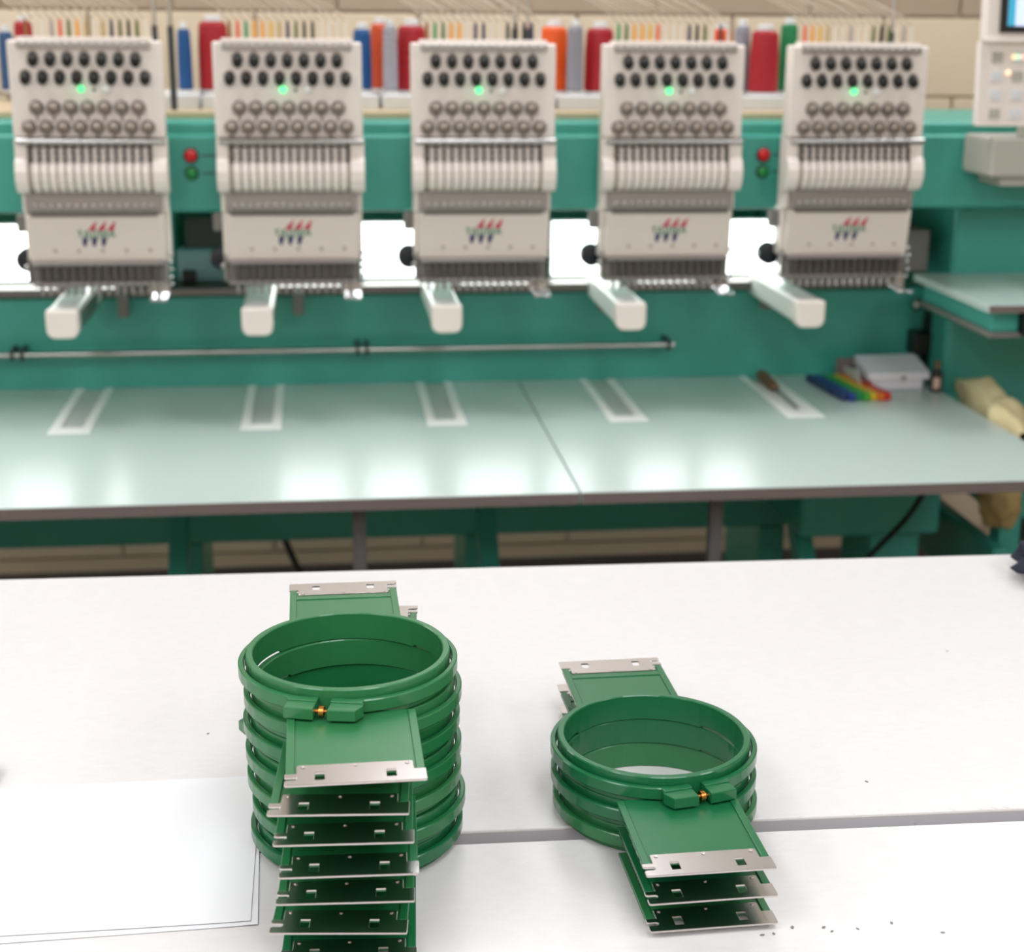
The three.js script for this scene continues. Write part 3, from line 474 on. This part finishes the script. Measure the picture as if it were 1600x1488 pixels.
// ---------------------------------------------------------------- control panel
{
  const p = thing('control_panel', 'white control panel with screen and keypad above the teal beam', 'control panel', [1.42, 1.196, -2.95]);
  const L = (x0, x1, y0, y1, z0, z1, r = 0) => bounds(x0 - 1.42, x1 - 1.42, y0 - 1.196, y1 - 1.196, z0 + 2.95, z1 + 2.95, r);
  const tilt = new THREE.Group();
  const arm = part('support_box', merge(L(1.288, 1.62, 1.215, 1.290, -3.0395, -2.90, 0.006)), M.boxGrey, p, 'grey box carrying the panel');
  part('support_foot', L(1.32, 1.55, 1.196, 1.216, -3.03, -2.92, 0.003), M.boxGrey, arm);
  part('mounting_neck', L(1.36, 1.5, 1.285, 1.335, -2.96, -2.92, 0.003), M.boxGrey, arm);
  const key = part('keypad_body', alongX([[0.032, 0.1165], [0.05, 0.1165], [0.036, 0.272], [0.018, 0.272]], 1.2495 - 1.42, 1.60 - 1.42, 0.003), M.cream, p);
  part('screen_body', alongX([[0.018, 0.2725], [0.05, 0.2725], [0.046, 0.284], [0.03, 0.46], [-0.002, 0.46]], 1.255 - 1.42, 1.61 - 1.42, 0.003), M.cream, p);
  const faceZ = y => 0.05 - (y - 0.1165) * 0.09 + 0.0005;
  const onFace = (g, x, y) => g.rotateX(-0.09).translate(x - 1.42, y - 1.196, faceZ(y - 1.196));
  for (let r = 0; r < 4; r++) for (let c = 0; c < 7; c++) part('key', onFace(box(0.022, 0.019, 0.003, 0, 0, 0, 0.0012), 1.285 + c * 0.042, 1.336 + r * 0.0345), (r + c) % 3 ? M.offWhite : M.boxGrey, key);
  [[1.318, 1.4405, [1, 0.62, 0.1]], [1.326, 1.4405, [0.1, 1, 0.35]], [1.337, 1.4405, [1, 0.12, 0.15]], [1.308, 1.411, [1, 0.55, 0.1]]].forEach(([x, y, c]) => part('status_light', onFace(new THREE.SphereGeometry(0.0048, 12, 8), x, y).translate(0, 0, 0.001), glowing(c, 1.6), key));
  const bez = part('screen_bezel', bounds(1.281 - 1.42, 1.585 - 1.42, 0.294, 0.445, -0.002, 0.002).rotateX(-0.088).translate(0, -0.004, 0.0735), M.black, p);
  part('screen', bounds(1.295 - 1.42, 1.57 - 1.42, 0.306, 0.435, 0.002, 0.0026).rotateX(-0.088).translate(0, -0.004, 0.0735), glowing([0.72, 0.82, 1.0], 0.9, 0xccddff), bez, 'lit pale blue screen');
  part('screen_menu', bounds(1.295 - 1.42, 1.309 - 1.42, 0.306, 0.435, 0.0026, 0.003).rotateX(-0.088).translate(0, -0.004, 0.0735), glowing([0.06, 0.42, 0.58], 0.9, 0x2299bb), bez, 'cyan menu strip of the screen');
}
// ---------------------------------------------------------------- side shelf at the end column
{
  const s = subgroup('side_shelf', frame, [1.05, 0.86, 0.34], 'pale grey side shelf on a teal bracket below the control panel');
  const L = (x0, x1, y0, y1, z0, z1, r = 0) => bounds(x0 - 1.45, x1 - 1.45, y0 - 0.86, y1 - 0.86, z0 + 2.96, z1 + 2.96, r);
  part('board', L(1.25, 1.66, 0.974, 0.989, -3.15, -2.765, 0.002), M.mint, s);
  part('edge_band', L(1.252, 1.658, 0.9745, 0.9885, -2.766, -2.7635), M.tableEdge, s);
  part('bracket', L(1.275, 1.33, 0.93, 0.974, -3.15, -2.80, 0.004), M.teal, s, 'teal bracket');
  part('bracket_flange', L(1.268, 1.34, 0.921, 0.931, -3.15, -2.79, 0.002), M.midGrey, s);
  part('drawer_box', L(1.33, 1.64, 0.925, 0.973, -3.1, -2.775, 0.003), M.black, s, 'black box under the shelf');
}
// ---------------------------------------------------------------- things on the machine table
{
  const y = TABLE_Y + 0.0004;
  // white cardboard box with its flap open
  const b = thing('card_box', 'small white cardboard box with half closed lid on the machine table', 'box', [1.222, y, -3.172], null, 0.02);
  part('tray', merge(bounds(-0.058, 0.058, 0, 0.002, -0.048, 0.048), bounds(-0.058, 0.058, 0, 0.032, 0.046, 0.048), bounds(-0.058, 0.058, 0, 0.032, -0.048, -0.046), bounds(-0.058, -0.056, 0, 0.032, -0.048, 0.048), bounds(0.056, 0.058, 0, 0.032, -0.048, 0.048)), M.cardWhite, b);
  part('lid', merge(box(0.136, 0.002, 0.092).rotateX(0.24).translate(0.002, 0.047, 0.004), box(0.136, 0.014, 0.002).rotateX(-0.15).translate(0.002, 0.030, 0.0505), box(0.002, 0.016, 0.09).rotateX(0.24).translate(-0.066, 0.040, 0.004), box(0.002, 0.016, 0.09).rotateX(0.24).translate(0.070, 0.040, 0.004)), M.cardWhite, b);
  part('lid_notch', cyl(0.0055, 0.0055, 0.003, 'z', 16).translate(0.012, 0.026, 0.0508), M.cardInside, b);
  part('side_flap', merge(extrude(poly([[-0.05, 0.0], [0.045, 0.0], [0.05, 0.034], [-0.05, 0.05]]), 0.002).rotateY(Math.PI / 2).rotateZ(0.35).translate(-0.078, 0.0, 0)), M.cardWhite, b);
  part('inner_flap', bounds(-0.105, -0.058, 0.012, 0.052, -0.047, -0.045), M.cardInside, b);
  // coloured pens side by side
  const cols = [[0x1a2c62, 'dark blue'], [0x263c8e, 'royal blue'], [0x16864a, 'dark green'], [0x3fa02f, 'grass green'], [0xd6b428, 'yellow'], [0xd96a1e, 'orange'], [0xc5241c, 'red']];
  cols.forEach(([c, w], i) => {
    const t = thing('marker_pen', `${w} marker pen in the rainbow row beside the cardboard box`, 'pen', [1.067 + i * 0.0155, y, -3.125 + (i % 2) * 0.004], 'rainbow marker pens', 0.10);
    part('barrel', box(0.0145, 0.016, 0.14, 0, 0.008, -0.03, 0.004), std(c, 0.4), t); part('cap', box(0.0148, 0.0165, 0.055, 0, 0.00825, 0.068, 0.004), std(c, 0.32), t);
  });
  // screwdriver lying on the covered slot
  const d = thing('screwdriver', 'screwdriver with brown wooden handle lying on the last table slot', 'screwdriver', [0.946, TABLE_Y + 0.0006, -2.94], null, -0.02);
  part('handle', lathe([[0, 0], [0.008, 0.001], [0.012, 0.008], [0.0135, 0.04], [0.011, 0.075], [0.012, 0.1], [0.009, 0.125], [0.006, 0.13], [0, 0.131]], 18).rotateX(Math.PI / 2).translate(0, 0.0135, -0.30), M.brownWood, d);
  part('shaft', cyl(0.003, 0.003, 0.17, 'z', 10).translate(0, 0.0105, -0.087), M.steelDark, d);
  // bottle of oil, black clamp at the back end
  const o = thing('oil_bottle', 'dark bottle with pale label at the back end of the machine table', 'bottle', [1.302, y, -3.105]);
  part('body', lathe([[0, 0], [0.012, 0], [0.013, 0.003], [0.013, 0.036], [0.010, 0.044], [0.005, 0.047], [0.005, 0.052]], 28), M.black, o); part('cap', lathe([[0.0065, 0.051], [0.007, 0.052], [0.0065, 0.066], [0, 0.067]], 20), M.brownWood, o);
  part('bottle_label', new THREE.CylinderGeometry(0.0132, 0.0132, 0.024, 20, 1, true, -0.9, 1.2).translate(0, 0.020, 0), std(0xc9a898, 0.7), o);
  const dc = part('drive_cover', merge(bounds(-0.035, 0.065, 0, 0.145, -0.05, 0, 0.004), bounds(-0.07, 0, 0.05, 0.10, -0.05, 0.004, 0.004), bounds(0.0, 0.05, 0.145, 0.20, -0.04, -0.01, 0.004)).translate(1.368 - 0.4, TABLE_Y + 0.0015, -3.235 + 3.3), M.black, frame, 'black drive cover at the end of the panel');
  part('drive_knob', new THREE.SphereGeometry(0.010, 16, 12).scale(1, 1.4, 1).translate(1.302 - 0.4, 0.905, -3.25 + 3.3), M.steel, dc);
  part('guard_rail', merge(bounds(1.385 - 0.4, 1.545 - 0.4, 0.758, 0.766, 0.085, 0.1, 0.002), bounds(1.527 - 0.4, 1.543 - 0.4, 0.69, 0.76, 0.085, 0.1, 0.002)), M.darkGrey, frame, 'dark guard rail beside the rag');
  // rag draped over the table end
  const U = 40, V = 28, P = [], I = [];
  for (let i = 0; i <= U; i++) for (let k = 0; k < V; k++) {
    const u = i / U, a = k / V * 6.2832, env = Math.pow(Math.sin(Math.PI * Math.min(1, Math.max(0, u * 0.97 + 0.015))), 0.36), lump = 0.86 + 0.17 * Math.cos((u - 0.27) * 12.2);
    const r = env * (0.034 + 0.016 * u) * lump * (1 + 0.28 * noise.noise(Math.cos(a) * 1.3 + 2, Math.sin(a) * 1.3, u * 7) + 0.10 * Math.sin(a * 3 + u * 9));
    P.push(Math.cos(a) * r * 0.95 + 0.012 * Math.sin(u * 5), Math.sin(a) * r * (Math.sin(a) < 0 ? 1.9 : 1.0) + 0.006 - 0.03 * u * u, (u - 0.5) * 0.36);
  }
  for (let i = 0; i < U; i++) for (let k = 0; k < V; k++) { const a = i * V + k, b = i * V + (k + 1) % V; I.push(a, b, a + V, b, b + V, a + V); }
  const rg = new THREE.BufferGeometry(); rg.setAttribute('position', new THREE.Float32BufferAttribute(P, 3)); rg.setIndex(I); rg.computeVertexNormals();
  solo('cleaning_rag', rg, M.ragCream, 'cream cleaning rag draped over the end of the machine table', 'rag', [1.368, TABLE_Y + 0.002, -2.965]);
  // work gloves bundle hanging under the table end
  const gb = new THREE.SphereGeometry(1, 24, 18), q = gb.attributes.position; for (let i = 0; i < q.count; i++) { const x = q.getX(i), yq = q.getY(i), z = q.getZ(i), k = 1 + 0.3 * noise.noise(x * 2, yq * 2, z * 2 + 5); q.setXYZ(i, x * 0.04 * k, yq * 0.055 * k, z * 0.05 * k); } gb.computeVertexNormals();
  solo('cloth_bag', gb, M.ragTan, 'tan cloth bag hanging under the end of the machine table', 'bag', [1.368, 0.560, -2.885]);
  // hanging cable
  solo('power_cable', tube([[1.20, 0.68, -2.80], [1.17, 0.55, -2.86], [1.09, 0.38, -2.95], [1.0, 0.1, -3.0], [0.9, 0.01, -3.02], [0.7, 0.008, -3.05]], 0.006, 40, 8), M.black, 'black power cable hanging below the machine table end', 'cable');
  solo('floor_cable', tube([[-0.1, 0.39, -3.3], [-0.07, 0.3, -3.34], [0.0, 0.18, -3.5], [0.08, 0.05, -3.7], [0.2, 0.01, -3.8], [0.5, 0.008, -3.85]], 0.008, 40, 8), M.darkGrey, 'grey cable dropping from the machine to the floor', 'cable');
  // speckled panel beyond the end of the machine
  const pt = thing('speckled_bin', 'grey speckled bin beyond the end of the machine', 'bin', [1.785, 0, -3.2]);
  part('body', bounds(-0.2, 0.2, 0, 0.475, -0.12, 0.12, 0.01), M.speckled, pt); part('rim', bounds(-0.205, 0.205, 0.475, 0.49, -0.125, 0.125, 0.003), M.midGrey, pt);
}
renderer.render(scene, camera);
